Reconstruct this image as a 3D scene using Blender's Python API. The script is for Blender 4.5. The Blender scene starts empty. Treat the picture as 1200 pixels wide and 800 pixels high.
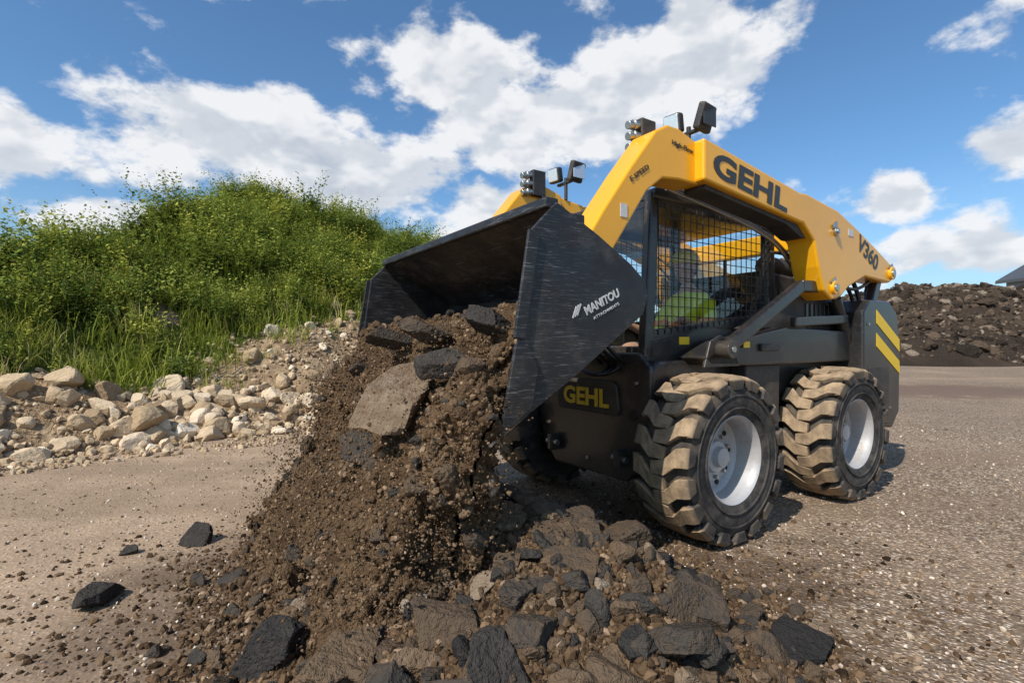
import bpy, bmesh, math, random
import numpy as np
from mathutils import Vector, Matrix, Euler
random.seed(7); rng=np.random.default_rng(7)
sc=bpy.context.scene
sc.view_settings.view_transform='Standard'
try: sc.view_settings.look='None'
except Exception: pass
sc.view_settings.exposure=0
R=math.radians

# ------------------------------------------------------------------ node helpers
class NT:
    def __init__(s,tree):
        s.t=tree; tree.nodes.clear()
    def put(s,sock,v):
        if isinstance(v,bpy.types.NodeSocket): s.t.links.new(v,sock)
        else:
            if isinstance(v,(tuple,list)) and len(v)==3 and len(sock.default_value)==4: v=(*v,1)
            sock.default_value=v
    def n(s,typ,ins=None,**p):
        nd=s.t.nodes.new(typ)
        for k,v in p.items(): setattr(nd,k,v)
        if ins:
            for k,v in ins.items(): s.put(nd.inputs[k],v)
        return nd
    def m(s,op,a,b=0.0,c=0.0,clamp=False):
        nd=s.t.nodes.new('ShaderNodeMath'); nd.operation=op; nd.use_clamp=clamp
        s.put(nd.inputs[0],a); s.put(nd.inputs[1],b); s.put(nd.inputs[2],c)
        return nd.outputs[0]
    def vm(s,op,a,b=(0,0,0)):
        nd=s.t.nodes.new('ShaderNodeVectorMath'); nd.operation=op
        s.put(nd.inputs[0],a); s.put(nd.inputs[1],b)
        return nd.outputs['Value'] if op in('LENGTH','DOT_PRODUCT','DISTANCE') else nd.outputs[0]
    def mr(s,v,a,b,c=0.0,d=1.0,smooth=True):
        nd=s.t.nodes.new('ShaderNodeMapRange'); nd.interpolation_type='SMOOTHSTEP' if smooth else 'LINEAR'
        nd.clamp=True
        for i,x in enumerate((v,a,b,c,d)): s.put(nd.inputs[i],x)
        return nd.outputs[0]
    def mix(s,f,a,b,blend='MIX'):
        nd=s.t.nodes.new('ShaderNodeMix'); nd.data_type='RGBA'; nd.blend_type=blend
        s.put(nd.inputs[0],f); s.put(nd.inputs[6],a); s.put(nd.inputs[7],b)
        return nd.outputs[2]
    def noise(s,vec,scale,detail=4,rough=.55,dist=0.0,out='Fac'):
        nd=s.t.nodes.new('ShaderNodeTexNoise')
        s.put(nd.inputs['Vector'],vec); nd.inputs['Scale'].default_value=scale
        nd.inputs['Detail'].default_value=detail; nd.inputs['Roughness'].default_value=rough
        nd.inputs['Distortion'].default_value=dist
        return nd.outputs['Fac'] if out=='Fac' else nd.outputs['Color']
    def vor(s,vec,scale,feature='F1'):
        nd=s.t.nodes.new('ShaderNodeTexVoronoi'); nd.feature=feature
        s.put(nd.inputs['Vector'],vec); nd.inputs['Scale'].default_value=scale
        return nd
    def ramp(s,f,stops):
        nd=s.t.nodes.new('ShaderNodeValToRGB'); s.put(nd.inputs[0],f)
        cr=nd.color_ramp
        while len(cr.elements)<len(stops): cr.elements.new(.5)
        for e,(p,c) in zip(cr.elements,stops):
            e.position=p; e.color=(*c,1)
        return nd.outputs[0]
    def xyz(s,v):
        nd=s.t.nodes.new('ShaderNodeSeparateXYZ'); s.put(nd.inputs[0],v); return nd.outputs
    def bump(s,h,strength,dist,normal=None):
        nd=s.t.nodes.new('ShaderNodeBump'); s.put(nd.inputs['Height'],h)
        nd.inputs['Strength'].default_value=strength; nd.inputs['Distance'].default_value=dist
        if normal is not None: s.put(nd.inputs['Normal'],normal)
        return nd.outputs[0]
def newmat(name):
    m=bpy.data.materials.new(name); m.use_nodes=True
    t=NT(m.node_tree)
    out=t.n('ShaderNodeOutputMaterial')
    return m,t,out
def principled(t,out,col,rough=.5,metal=0.0,normal=None,spec=.5,coat=0.0):
    p=t.n('ShaderNodeBsdfPrincipled')
    t.put(p.inputs['Base Color'],col); t.put(p.inputs['Roughness'],rough); t.put(p.inputs['Metallic'],metal)
    p.inputs['Specular IOR Level'].default_value=spec
    p.inputs['Coat Weight'].default_value=coat
    p.inputs['Coat Roughness'].default_value=.08
    if normal is not None: t.put(p.inputs['Normal'],normal)
    t.t.links.new(p.outputs[0],out.inputs[0]); return p
def diffuse(t,out,col,normal=None):
    p=t.n('ShaderNodeBsdfDiffuse'); t.put(p.inputs['Color'],col)
    if normal is not None: t.put(p.inputs['Normal'],normal)
    t.t.links.new(p.outputs[0],out.inputs[0])
def objco(t): return t.n('ShaderNodeTexCoord').outputs['Object']
def poso(t): return t.n('ShaderNodeNewGeometry').outputs['Position']

def surf(name,c1,c2=None,scale=6,rough=.5,metal=0,bump=.0,bscale=40,dust=0.0,dustcol=(.27,.205,.14),coat=0,spec=.5):
    m,t,out=newmat(name)
    if c2 or dust>0 or bump>0: co=objco(t)
    col=t.mix(t.noise(co,scale,2),c1,c2) if c2 else t.mix(0.0,c1,c1)
    r=rough
    if dust>0:
        g=t.noise(co,3.1,5,.65); z=t.xyz(co)[2]
        d=t.mr(g,.42,.75,0,dust)
        low=t.mr(z,.2,1.4,dust*.8,0.0)
        d=t.m('ADD',d,low,clamp=True)
        spk=t.mr(t.noise(co,60,1),.55,.75,0,dust*.7); d=t.m('ADD',d,spk,clamp=True)
        col=t.mix(d,col,dustcol)
        r=t.m('ADD',rough,t.m('MULTIPLY',d,.45),clamp=True)
    nm=t.bump(t.noise(co,bscale,1),bump,.01) if bump>0 else None
    principled(t,out,col,r,metal,nm,spec,coat)
    return m

YEL=surf('yellow_paint',(.90,.42,.005),(.84,.385,.004),3,.30,dust=.10,coat=.4,bump=.03,bscale=8)
BLK=surf('black_paint',(.012,.012,.013),(.018,.018,.019),5,.34,dust=.18,coat=.25,bump=.05,bscale=12)
BLKF=surf('matte_black',(.017,.017,.018),(.024,.024,.025),5,.6,dust=.24)
DARK=surf('dark_decal',(.02,.022,.025),None,5,.4)
STEEL=surf('zinc_steel',(.55,.54,.5),(.35,.34,.32),20,.32,metal=.9,dust=.15)
RIM=surf('rim_silver',(.56,.57,.59),(.48,.49,.51),4,.38,metal=.2,dust=.28,coat=.2)
YDEC=surf('yellow_decal',(.88,.56,.015),None,5,.45)
WDEC=surf('white_decal',(.7,.7,.68),(.45,.45,.44),60,.5)
HOSE=surf('hose_rubber',(.012,.012,.012),None,5,.45)
SEAT=surf('seat_vinyl',(.02,.02,.022),(.03,.03,.032),9,.55,bump=.1)
HIVIS=surf('hi_vis_fabric',(.78,.80,.03),(.66,.68,.025),12,.8,bump=.3,bscale=25)
HELM=surf('yellow_helmet',(.95,.66,.02),None,5,.3,coat=.3)
ORANGE=surf('orange_trim',(.85,.22,.02),None,5,.7)
SKIN=surf('skin',(.55,.30,.19),(.48,.25,.16),18,.5)
SHORT=surf('grey_shorts',(.06,.065,.08),(.045,.05,.06),14,.85,bump=.3)
BOOT=surf('boot_leather',(.06,.035,.02),None,5,.6)
HAIR=surf('hair',(.035,.02,.012),(.05,.03,.02),70,.6,bump=.4,bscale=90)
WHT=surf('eye_white',(.7,.7,.68),None,5,.3)
LIP=surf('lip',(.35,.12,.09),None,5,.5)
LENS=surf('lamp_lens',(.75,.78,.8),(.6,.62,.65),60,.12,metal=.5)

def mk_glass():
    m,t,out=newmat('window_glass')
    tr=t.n('ShaderNodeBsdfTransparent',{'Color':(.95,.97,.97)})
    gl=t.n('ShaderNodeBsdfGlossy',{'Color':(.9,.95,1),'Roughness':.02})
    lw=t.n('ShaderNodeFresnel',{'IOR':1.5})
    bf=t.n('ShaderNodeNewGeometry').outputs['Backfacing']
    f=t.m('MULTIPLY',t.m('MULTIPLY',lw.outputs[0],1.4,clamp=True),t.m('SUBTRACT',1.0,bf),clamp=True)
    mx=t.n('ShaderNodeMixShader'); t.put(mx.inputs[0],f)
    t.t.links.new(tr.outputs[0],mx.inputs[1]); t.t.links.new(gl.outputs[0],mx.inputs[2])
    t.t.links.new(mx.outputs[0],out.inputs[0]); return m
GLASS=mk_glass()

def mk_bucket():
    m,t,out=newmat('worn_bucket_steel'); co=objco(t)
    mp=t.n('ShaderNodeMapping',{'Vector':co,'Rotation':(0,R(38),0),'Scale':(3,3,60)})
    s1=t.noise(mp.outputs[0],3,4,.7)
    mp2=t.n('ShaderNodeMapping',{'Vector':co,'Rotation':(0,R(-25),0),'Scale':(2,2,90)})
    s2=t.noise(mp2.outputs[0],2.5,4,.7)
    area=t.mr(t.noise(co,2.5,3),.38,.62)
    sc_=t.m('MULTIPLY',t.m('ADD',t.mr(s1,.56,.68),t.mr(s2,.58,.70),clamp=True),area)
    col=t.mix(t.noise(co,5,4),(.012,.012,.014),(.03,.029,.03))
    col=t.mix(t.m('MULTIPLY',sc_,.8),col,(.22,.215,.21))
    dust=t.mr(t.noise(co,4,5,.7),.5,.8,0,.4); col=t.mix(dust,col,(.2,.16,.12))
    principled(t,out,col,t.mr(t.noise(co,7,2),.3,.7,.28,.55),.15,None,.5)
    return m
BUCK=mk_bucket()

def mk_tire():
    m,t,out=newmat('dusty_tire_rubber'); co=objco(t)
    x,y,z=t.xyz(co)
    r=t.m('SQRT',t.m('ADD',t.m('MULTIPLY',x,x),t.m('MULTIPLY',z,z)))
    n=t.noise(co,14,4,.65)
    side=t.mix(t.mr(n,.35,.75,0,.65),(.026,.025,.025),(.13,.11,.09))
    tread=t.mix(t.mr(n,.3,.7),(.40,.285,.175),(.20,.142,.09))
    f=t.mr(r,.448,.474)
    f2=t.m('MULTIPLY',t.mr(r,.34,.46,0,.45),t.mr(t.noise(co,5,2),.4,.7))
    col=t.mix(t.m('MAXIMUM',f,f2),side,tread)
    principled(t,out,col,.8,0,t.bump(t.noise(co,70,2),.35,.006),.3)
    return m
TIRE=mk_tire()

# ------------------------------------------------------------------ mesh helpers
def link(o,parent=None):
    sc.collection.objects.link(o)
    if parent: o.parent=parent
    return o
def empty(name,loc=(0,0,0),rz=0):
    e=bpy.data.objects.new(name,None); e.location=loc; e.rotation_euler=(0,0,rz); e.empty_display_size=.2
    return link(e)
def mesh_np(name,V,F,mat,parent=None,smooth=False,tint=None):
    V=np.ascontiguousarray(V,dtype=np.float32); F=np.ascontiguousarray(F,dtype=np.int32)
    me=bpy.data.meshes.new(name); me.vertices.add(len(V)); me.vertices.foreach_set('co',V.ravel())
    k=F.shape[1]; me.loops.add(F.size); me.loops.foreach_set('vertex_index',F.ravel())
    me.polygons.add(len(F)); me.polygons.foreach_set('loop_start',np.arange(0,F.size,k,dtype=np.int32))
    me.update(calc_edges=True)
    me.polygons.foreach_set('use_smooth',np.full(len(F),smooth,dtype=bool))
    if tint is not None:
        a=me.attributes.new('tint','FLOAT','POINT'); a.data.foreach_set('value',np.ascontiguousarray(tint,dtype=np.float32))
    me.materials.append(mat); me.update()
    return link(bpy.data.objects.new(name,me),parent)
def from_bm(bm,name,mat,parent,bev=0.0,smooth=False,seg=2):
    bmesh.ops.recalc_face_normals(bm,faces=bm.faces[:])
    me=bpy.data.meshes.new(name); bm.to_mesh(me); bm.free(); me.materials.append(mat)
    for p in me.polygons: p.use_smooth=smooth
    if smooth:
        try: me.set_sharp_from_angle(angle=R(38))
        except Exception: pass
    o=link(bpy.data.objects.new(name,me),parent)
    if bev>0:
        b=o.modifiers.new('bevel','BEVEL'); b.width=bev; b.segments=seg; b.limit_method='ANGLE'; b.angle_limit=R(28)
    return o
def prism(name,poly,b0,b1,mat,parent,bev=.006,plane='ac',seg=2):
    bm=bmesh.new()
    def v(p,b): return (p[0],b,p[1]) if plane=='ac' else ((b,p[0],p[1]) if plane=='bc' else (p[0],p[1],b))
    A=[bm.verts.new(v(p,b0)) for p in poly]; B=[bm.verts.new(v(p,b1)) for p in poly]
    bm.faces.new(A); bm.faces.new(B[::-1])
    n=len(poly)
    for i in range(n): bm.faces.new((A[i],B[i],B[(i+1)%n],A[(i+1)%n]))
    return from_bm(bm,name,mat,parent,bev,seg=seg)
def box(name,c,s,mat,parent,bev=.006,rot=None):
    bm=bmesh.new(); bmesh.ops.create_cube(bm,size=1)
    bmesh.ops.scale(bm,vec=s,verts=bm.verts[:])
    if rot: bmesh.ops.rotate(bm,cent=(0,0,0),matrix=Euler(rot).to_matrix(),verts=bm.verts[:])
    bmesh.ops.translate(bm,vec=c,verts=bm.verts[:])
    return from_bm(bm,name,mat,parent,bev)
def frame_mat(d,up=Vector((0,0,1))):
    d=d.normalized()
    if abs(d.dot(up))>.98: up=Vector((1,0,0))
    y=up.cross(d).normalized(); z=d.cross(y)
    return Matrix((d,y,z)).transposed()
def beam(name,p0,p1,w,h,mat,parent,bev=.004):
    p0=Vector(p0); p1=Vector(p1); d=p1-p0
    bm=bmesh.new(); bmesh.ops.create_cube(bm,size=1)
    bmesh.ops.scale(bm,vec=(d.length,w,h),verts=bm.verts[:])
    bmesh.ops.rotate(bm,cent=(0,0,0),matrix=frame_mat(d),verts=bm.verts[:])
    bmesh.ops.translate(bm,vec=(p0+p1)/2,verts=bm.verts[:])
    return from_bm(bm,name,mat,parent,bev)
def cyl(name,p0,p1,r,mat,parent,seg=28,r2=None,bev=0.003):
    p0=Vector(p0); p1=Vector(p1); d=p1-p0
    bm=bmesh.new(); bmesh.ops.create_cone(bm,cap_ends=True,segments=seg,radius1=r,radius2=r if r2 is None else r2,depth=d.length)
    q=Vector((0,0,1)).rotation_difference(d).to_matrix()
    bmesh.ops.rotate(bm,cent=(0,0,0),matrix=q,verts=bm.verts[:])
    bmesh.ops.translate(bm,vec=(p0+p1)/2,verts=bm.verts[:])
    return from_bm(bm,name,mat,parent,bev,smooth=True)
def tube(name,pts,r,mat,parent,nurbs=True):
    cu=bpy.data.curves.new(name,'CURVE'); cu.dimensions='3D'; cu.bevel_depth=r; cu.bevel_resolution=4
    sp=cu.splines.new('NURBS' if nurbs else 'POLY'); sp.points.add(len(pts)-1)
    for p,q in zip(sp.points,pts): p.co=(*q,1)
    if nurbs: sp.use_endpoint_u=True; sp.order_u=min(4,len(pts)); cu.resolution_u=8
    cu.use_fill_caps=True; cu.materials.append(mat)
    return link(bpy.data.objects.new(name,cu),parent)
def revolve(name,prof,seg,mat,parent,loc=(0,0,0),smooth=True):
    n=len(prof); V=[];F=[]
    for i in range(seg):
        a=2*math.pi*i/seg
        for (w,r) in prof: V.append((r*math.cos(a),w,r*math.sin(a)))
    for i in range(seg):
        j=(i+1)%seg
        for k in range(n-1): F.append((i*n+k,i*n+k+1,j*n+k+1,j*n+k))
    o=mesh_np(name,np.array(V),np.array(F),mat,parent,smooth)
    if smooth: o.data.set_sharp_from_angle(angle=R(40))
    o.location=loc; return o
def text(name,body,center,xdir,ydir,width,height,mat,parent,bold=.03,depth=.002,shear=0):
    cu=bpy.data.curves.new(name,'FONT'); cu.body=body; cu.offset=bold; cu.extrude=.001; cu.resolution_u=4; cu.shear=shear
    tmp=bpy.data.objects.new(name+'_t',cu); sc.collection.objects.link(tmp)
    dg=bpy.context.evaluated_depsgraph_get(); dg.update()
    me=bpy.data.meshes.new_from_object(tmp.evaluated_get(dg)); bpy.data.objects.remove(tmp)
    V=np.zeros(len(me.vertices)*3,dtype=np.float32); me.vertices.foreach_get('co',V); V=V.reshape(-1,3)
    mn=V.min(0); mx=V.max(0); V=(V-(mn+mx)/2)/np.maximum(mx-mn,1e-6)
    X=np.array(Vector(xdir).normalized()); Y=np.array(Vector(ydir).normalized()); Z=np.cross(X,Y)
    W=np.array(center)+V[:,:1]*width*X+V[:,1:2]*height*Y+V[:,2:3]*depth*Z
    me.vertices.foreach_set('co',W.astype(np.float32).ravel()); me.materials.clear(); me.materials.append(mat); me.update()
    return link(bpy.data.objects.new(name,me),parent)

# vectorised value noise
def _h(i,j,k,s):
    v=np.sin(i*127.1+j*311.7+k*74.7+s*19.19)*43758.5453
    return v-np.floor(v)
def vnoise(P,s=0):
    I=np.floor(P); f=P-I; f=f*f*(3-2*f); i,j,k=I[:,0],I[:,1],I[:,2]; x,y,z=f[:,0],f[:,1],f[:,2]
    r=0
    for a in(0,1):
        for b in(0,1):
            for c in(0,1):
                r=r+_h(i+a,j+b,k+c,s)*(x if a else 1-x)*(y if b else 1-y)*(z if c else 1-z)
    return r
def fbm(P,o=4,g=.5,s=0):
    r=0;a=1;t=0
    for q in range(o):
        r=r+a*vnoise(P*2**q+q*7.3,s); t+=a; a*=g
    return r/t
def n2(X,Y,sc_,o=4,s=0,g=.5): return fbm(np.stack([X*sc_,Y*sc_,np.zeros_like(X)+.37],1),o,g,s)

def ico(sub):
    bm=bmesh.new(); bmesh.ops.create_icosphere(bm,subdivisions=sub,radius=1)
    V=np.array([v.co[:] for v in bm.verts]); F=np.array([[v.index for v in f.verts] for f in bm.faces]); bm.free()
    return V,F
def rock(sub,flat=1.0,planes=11,rough=.06,seed=0,dmin=.55,hf=0.0):
    g=np.random.default_rng(seed); V,F=ico(sub)
    n=g.normal(size=(planes,3)); n/=np.linalg.norm(n,axis=1)[:,None]; d=g.uniform(dmin,.95,planes)
    if flat<.45:   # broken slab: two parallel faces
        n=np.vstack([n,[[0,0,1],[0,0,-1]]]); d=np.concatenate([d,[flat,flat*.9]]); fl=1.0
    else: fl=flat
    dt=V@n.T; rr=np.where(dt>.05,d/np.maximum(dt,.05),9).min(1); rr=np.minimum(rr,1.2)
    V=V*rr[:,None]
    if rough>0: V=V*(1+rough*2*(fbm(V*2.3+seed,3)-.5))[:,None]
    if hf>0: V=V+ (V/np.linalg.norm(V,axis=1)[:,None])*(fbm(V*7+seed*3,4,.65)-.5)[:,None]*hf
    V=V*np.array([1,g.uniform(.65,.95),fl]); return V,F
def randrot(N,g=rng):
    q=g.normal(size=(N,4)); q/=np.linalg.norm(q,axis=1)[:,None]; w,x,y,z=q.T
    return np.stack([np.stack([1-2*(y*y+z*z),2*(x*y-z*w),2*(x*z+y*w)],1),np.stack([2*(x*y+z*w),1-2*(x*x+z*z),2*(y*z-x*w)],1),np.stack([2*(x*z-y*w),2*(y*z+x*w),1-2*(x*x+y*y)],1)],1)
def zrot(N,tilt=.15,g=rng):
    a=g.uniform(0,2*np.pi,N); c,s=np.cos(a),np.sin(a); o=np.zeros(N); l=np.ones(N)
    Z=np.stack([np.stack([c,-s,o],1),np.stack([s,c,o],1),np.stack([o,o,l],1)],1)
    tx=g.normal(0,tilt,N); c,s=np.cos(tx),np.sin(tx)
    X=np.stack([np.stack([l,o,o],1),np.stack([o,c,-s],1),np.stack([o,s,c],1)],1)
    return np.einsum('nij,njk->nik',X,Z)
def scatter(name,temps,pos,scale,rot,tint,mat,parent=None,smooth=False):
    N=len(pos); which=rng.integers(0,len(temps),N); scale=np.asarray(scale)
    if scale.ndim==1: scale=np.repeat(scale[:,None],3,1)
    VV=[];FF=[];TT=[];off=0
    for k,tp in enumerate(temps):
        V,F=tp[0],tp[1]; sel=np.where(which==k)[0]
        if len(sel)==0: continue
        W=np.einsum('nij,nvj->nvi',rot[sel],V[None]*scale[sel][:,None,:])+pos[sel][:,None,:]
        FF.append((F[None]+(np.arange(len(sel))*len(V))[:,None,None]+off).reshape(-1,F.shape[1]))
        VV.append(W.reshape(-1,3)); tt=np.repeat(tint[sel],len(V))
        if len(tp)>2: tt=tt+np.tile(tp[2],len(sel))
        TT.append(tt); off+=len(sel)*len(V)
    return mesh_np(name,np.concatenate(VV),np.concatenate(FF),mat,parent,smooth,np.concatenate(TT))

# ------------------------------------------------------------------ setting materials
def mk_ground():
    m,t,out=newmat('gravel_ground'); p=poso(t); x,y,z=t.xyz(p)
    big=t.noise(p,.35,4,.6); mid=t.noise(p,2.2,5,.65)
    side=t.m('ADD',x,t.m('MULTIPLY',t.m('SUBTRACT',big,.5),2.5))
    grav=t.mr(side,-1.6,.4)                      # 1 = coarse gravel (right), 0 = packed dirt (left)
    base=t.mix(t.mr(mid,.3,.7),(.47,.335,.222),(.30,.21,.137))
    v=t.vor(p,52); v2=t.vor(p,135)
    peb=t.ramp(t.xyz(v.outputs['Color'])[0],[(0,(.10,.07,.047)),(.3,(.32,.22,.142)),(.6,(.48,.34,.225)),(.82,(.62,.46,.325)),(1,(.90,.78,.64))])
    peb2=t.ramp(t.xyz(v2.outputs['Color'])[1],[(0,(.12,.083,.055)),(.5,(.40,.28,.185)),(1,(.76,.61,.46))])
    gap=t.mr(v.outputs['Distance'],.28,.62,1.0,.36)
    pebs=t.mix(.35,peb,peb2)
    pebs=t.mix(1.0,pebs,t.n('ShaderNodeCombineColor',{0:gap,1:gap,2:gap}).outputs[0],'MULTIPLY')
    col=t.mix(t.m('ADD',t.m('MULTIPLY',grav,.72),.24),base,pebs)
    col=t.mix(t.mr(t.m('ADD',big,t.m('MULTIPLY',mid,.4)),.6,.95,0,.45),col,(.48,.345,.23))
    d1=t.vm('LENGTH',t.vm('MULTIPLY',t.vm('SUBTRACT',p,(-.15,2.5,0)),(.62,.85,0)))
    nn=t.m('MULTIPLY',t.m('SUBTRACT',mid,.5),1.6)
    soil=t.mr(t.m('ADD',d1,nn),.75,1.4,.85,0)
    col=t.mix(soil,col,(.10,.068,.045))
    mp=t.n('ShaderNodeMapping',{'Vector':p,'Rotation':(0,0,R(-40)),'Scale':(.10,1.5,1)}).outputs[0]
    lane=t.mr(t.noise(mp,1.0,3),.45,.66,0,.5)
    col=t.mix(lane,col,(.225,.158,.104))
    d2=t.vm('LENGTH',t.vm('MULTIPLY',t.vm('SUBTRACT',p,(10.3,12.2,0)),(.32,.6,0)))
    wet=t.mr(t.m('ADD',d2,nn),.6,1.3,.85,0)
    col=t.mix(wet,col,(.17,.095,.045))
    h=t.m('ADD',t.m('MULTIPLY',t.mr(v.outputs['Distance'],.0,.6,1,0),t.m('ADD',t.m('MULTIPLY',grav,.9),.3)),t.m('MULTIPLY',mid,2.6))
    nm=t.bump(h,.75,.012)
    principled(t,out,col,t.m('SUBTRACT',.92,t.m('MULTIPLY',wet,.55)),0,nm,.2)
    return m
def mk_soil(name,stops,bscale=30,strength=.8,tintw=True,dist=.03):
    m,t,out=newmat(name); p=poso(t)
    f=t.n('ShaderNodeAttribute',attribute_name='tint').outputs['Fac'] if tintw else t.noise(p,3,4,.6)
    if strength>0: f=t.m('ADD',f,t.m('MULTIPLY',t.m('SUBTRACT',t.noise(p,18,3,.7),.5),.5),clamp=True)
    col=t.ramp(f,stops)
    nm=t.bump(t.noise(p,bscale,3,.7),strength,dist) if strength>0 else None
    diffuse(t,out,col,nm); return m
DST=[(0,(.026,.018,.012)),(.3,(.074,.047,.028)),(.6,(.14,.09,.052)),(.85,(.21,.14,.084)),(1,(.30,.21,.14))]
DIRT=mk_soil('loose_dirt',DST,55,1.0,False,.03)
GRAINM=mk_soil('dirt_grains',DST,1,0)
CLOD=mk_soil('dirt_clods',[(0,(.032,.030,.029)),(.3,(.062,.055,.048)),(.5,(.105,.075,.051)),(.75,(.16,.11,.07)),(1,(.31,.245,.18))],50,.8)
ROCKM=mk_soil('tan_rock',[(0,(.22,.15,.09)),(.4,(.43,.32,.20)),(.75,(.58,.45,.305)),(1,(.72,.62,.48))],22,.6)
PEBM=mk_soil('pebbles',[(0,(.10,.075,.05)),(.5,(.38,.275,.185)),(1,(.76,.66,.54))],1,0)
RUBM=mk_soil('rubble_dark',[(0,(.03,.024,.02)),(.5,(.075,.055,.04)),(.85,(.14,.10,.07)),(1,(.25,.20,.155))],4,.9,True,.2)
def mk_hill():
    m,t,out=newmat('hill_soil'); p=poso(t)
    g=t.n('ShaderNodeAttribute',attribute_name='tint').outputs['Fac']
    g=t.mr(t.m('ADD',g,t.m('MULTIPLY',t.m('SUBTRACT',t.noise(p,2.2,3,.6),.5),.9)),.35,.65)
    n=t.noise(p,5,5,.7)
    soil=t.ramp(n,[(.3,(.15,.10,.06)),(.5,(.31,.215,.13)),(.7,(.45,.335,.215))])
    grass=t.mix(n,(.05,.07,.014),(.13,.15,.035))
    col=t.mix(g,soil,grass)
    diffuse(t,out,col,t.bump(n,1.0,.15)); return m
HILLM=mk_hill()
def mk_leaf(name,stops,trans=.25):
    m,t,out=newmat(name)
    f=t.n('ShaderNodeAttribute',attribute_name='tint').outputs['Fac']
    col=t.ramp(f,stops)
    d=t.n('ShaderNodeBsdfDiffuse'); t.put(d.inputs['Color'],col)
    tr=t.n('ShaderNodeBsdfTranslucent'); t.put(tr.inputs['Color'],t.mix(.4,col,(.34,.38,.035)))
    mx=t.n('ShaderNodeMixShader'); mx.inputs[0].default_value=trans
    t.t.links.new(d.outputs[0],mx.inputs[1]); t.t.links.new(tr.outputs[0],mx.inputs[2]); t.t.links.new(mx.outputs[0],out.inputs[0])
    return m
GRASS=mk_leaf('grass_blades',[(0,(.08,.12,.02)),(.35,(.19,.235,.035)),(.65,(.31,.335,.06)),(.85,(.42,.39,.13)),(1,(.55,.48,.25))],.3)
WEED=mk_leaf('weed_leaves',[(0,(.045,.075,.025)),(.3,(.10,.155,.038)),(.6,(.21,.265,.055)),(.85,(.35,.39,.09)),(1,(.50,.47,.09))],.3)

# ------------------------------------------------------------------ ground
gs=1500
mesh_np('ground',np.array([(-gs,-60,0),(gs,-60,0),(gs,gs,0),(-gs,gs,0)],float),np.array([[0,1,2,3]]),mk_ground())

# ------------------------------------------------------------------ grassy hill
TA=[-14,-8,-3,0,1.34,2.5,4.75,7.6,10.7,13,16,19,30]; AA=[1.2,1.7,2.0,2.1,2.55,3.6,4.95,4.2,4.0,2.9,1.2,0,0]
def st(X,Y): return ((X+4.8)*-.7071+(Y-4.8)*.7071),((X+4.8)*.7071+(Y-4.8)*.7071)
def xy(s,t): return -4.8-.7071*s+.7071*t, 4.8+.7071*s+.7071*t
def hill(X,Y):
    s,t=st(X,Y); A=np.interp(t,TA,AA); ss=s+ (n2(X,Y,.6,3,3)-.5)*.9*np.clip(s,0,1)
    lin=.68*ss; k=.35
    h=-np.log(np.exp(-lin/k)+np.exp(-A/k))*k
    h=h*np.clip(1-(s-13)/8,0,1)
    h=h+(n2(X,Y,.9,4,5)-.5)*.8*np.clip(s*.5,0,1)
    return np.where(s<0,np.minimum(h,-.06),h)-.02
def sgrass(t): return np.interp(t,[-10,0,1,2.4,3.7,6,12],[.7,.9,1.1,1.6,2.2,2.6,2.7])
def bareness(X,Y,s): return n2(X,Y,.9,3,77)-np.clip((s-3.6)*.25,0,.4)
S=np.arange(-.4,22,.13); T=np.arange(-14,21,.13); SS,TT=np.meshgrid(S,T,indexing='ij')
X,Y=xy(SS.ravel(),TT.ravel()); Z=hill(X,Y)
Z=Z+(n2(X,Y,6,3,9)-.5)*.14*np.clip(SS.ravel()+.2,0,1)
ns,ntt=len(S),len(T); idx=np.arange(ns*ntt).reshape(ns,ntt)
F=np.stack([idx[:-1,:-1],idx[1:,:-1],idx[1:,1:],idx[:-1,1:]],-1).reshape(-1,4)
gt=np.clip((SS.ravel()-sgrass(TT.ravel()))*1.2+.5,0,1)
gt=gt*np.clip((.68-bareness(X,Y,SS.ravel()))*12,0,1)
hill_o=mesh_np('grassy_hill',np.stack([X,Y,Z],1),F[:,::-1],HILLM,None,True,gt)

def grass_temp(seed,nb=22,L=.38,rad=.17):
    g=np.random.default_rng(seed); V=[];F=[];Tn=[]
    for i in range(nb):
        a=g.uniform(0,6.28); r=rad*math.sqrt(g.uniform()); b=np.array([r*math.cos(a),r*math.sin(a),-.03])
        az=g.uniform(0,6.28); l=L*g.uniform(.4,1.15); lean=g.uniform(.08,.7); w=g.uniform(.004,.009)
        d=np.array([math.cos(az),math.sin(az),0]); sd=np.array([-d[1],d[0],0]); o=len(V); tt=g.normal(0,.13)
        for q,(h,ww) in enumerate(((0,1),(.4,.9),(.75,.6))):
            c=b+d*l*lean*h*h*1.2+np.array([0,0,l*h*(1-.25*lean*h)])
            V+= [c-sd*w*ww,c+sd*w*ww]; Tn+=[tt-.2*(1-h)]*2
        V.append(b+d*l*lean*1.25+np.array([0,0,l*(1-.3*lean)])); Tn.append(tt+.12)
        F+=[(o,o+1,o+3),(o,o+3,o+2),(o+2,o+3,o+5),(o+2,o+5,o+4),(o+4,o+5,o+6)]
    return np.array(V),np.array(F),np.array(Tn)
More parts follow.
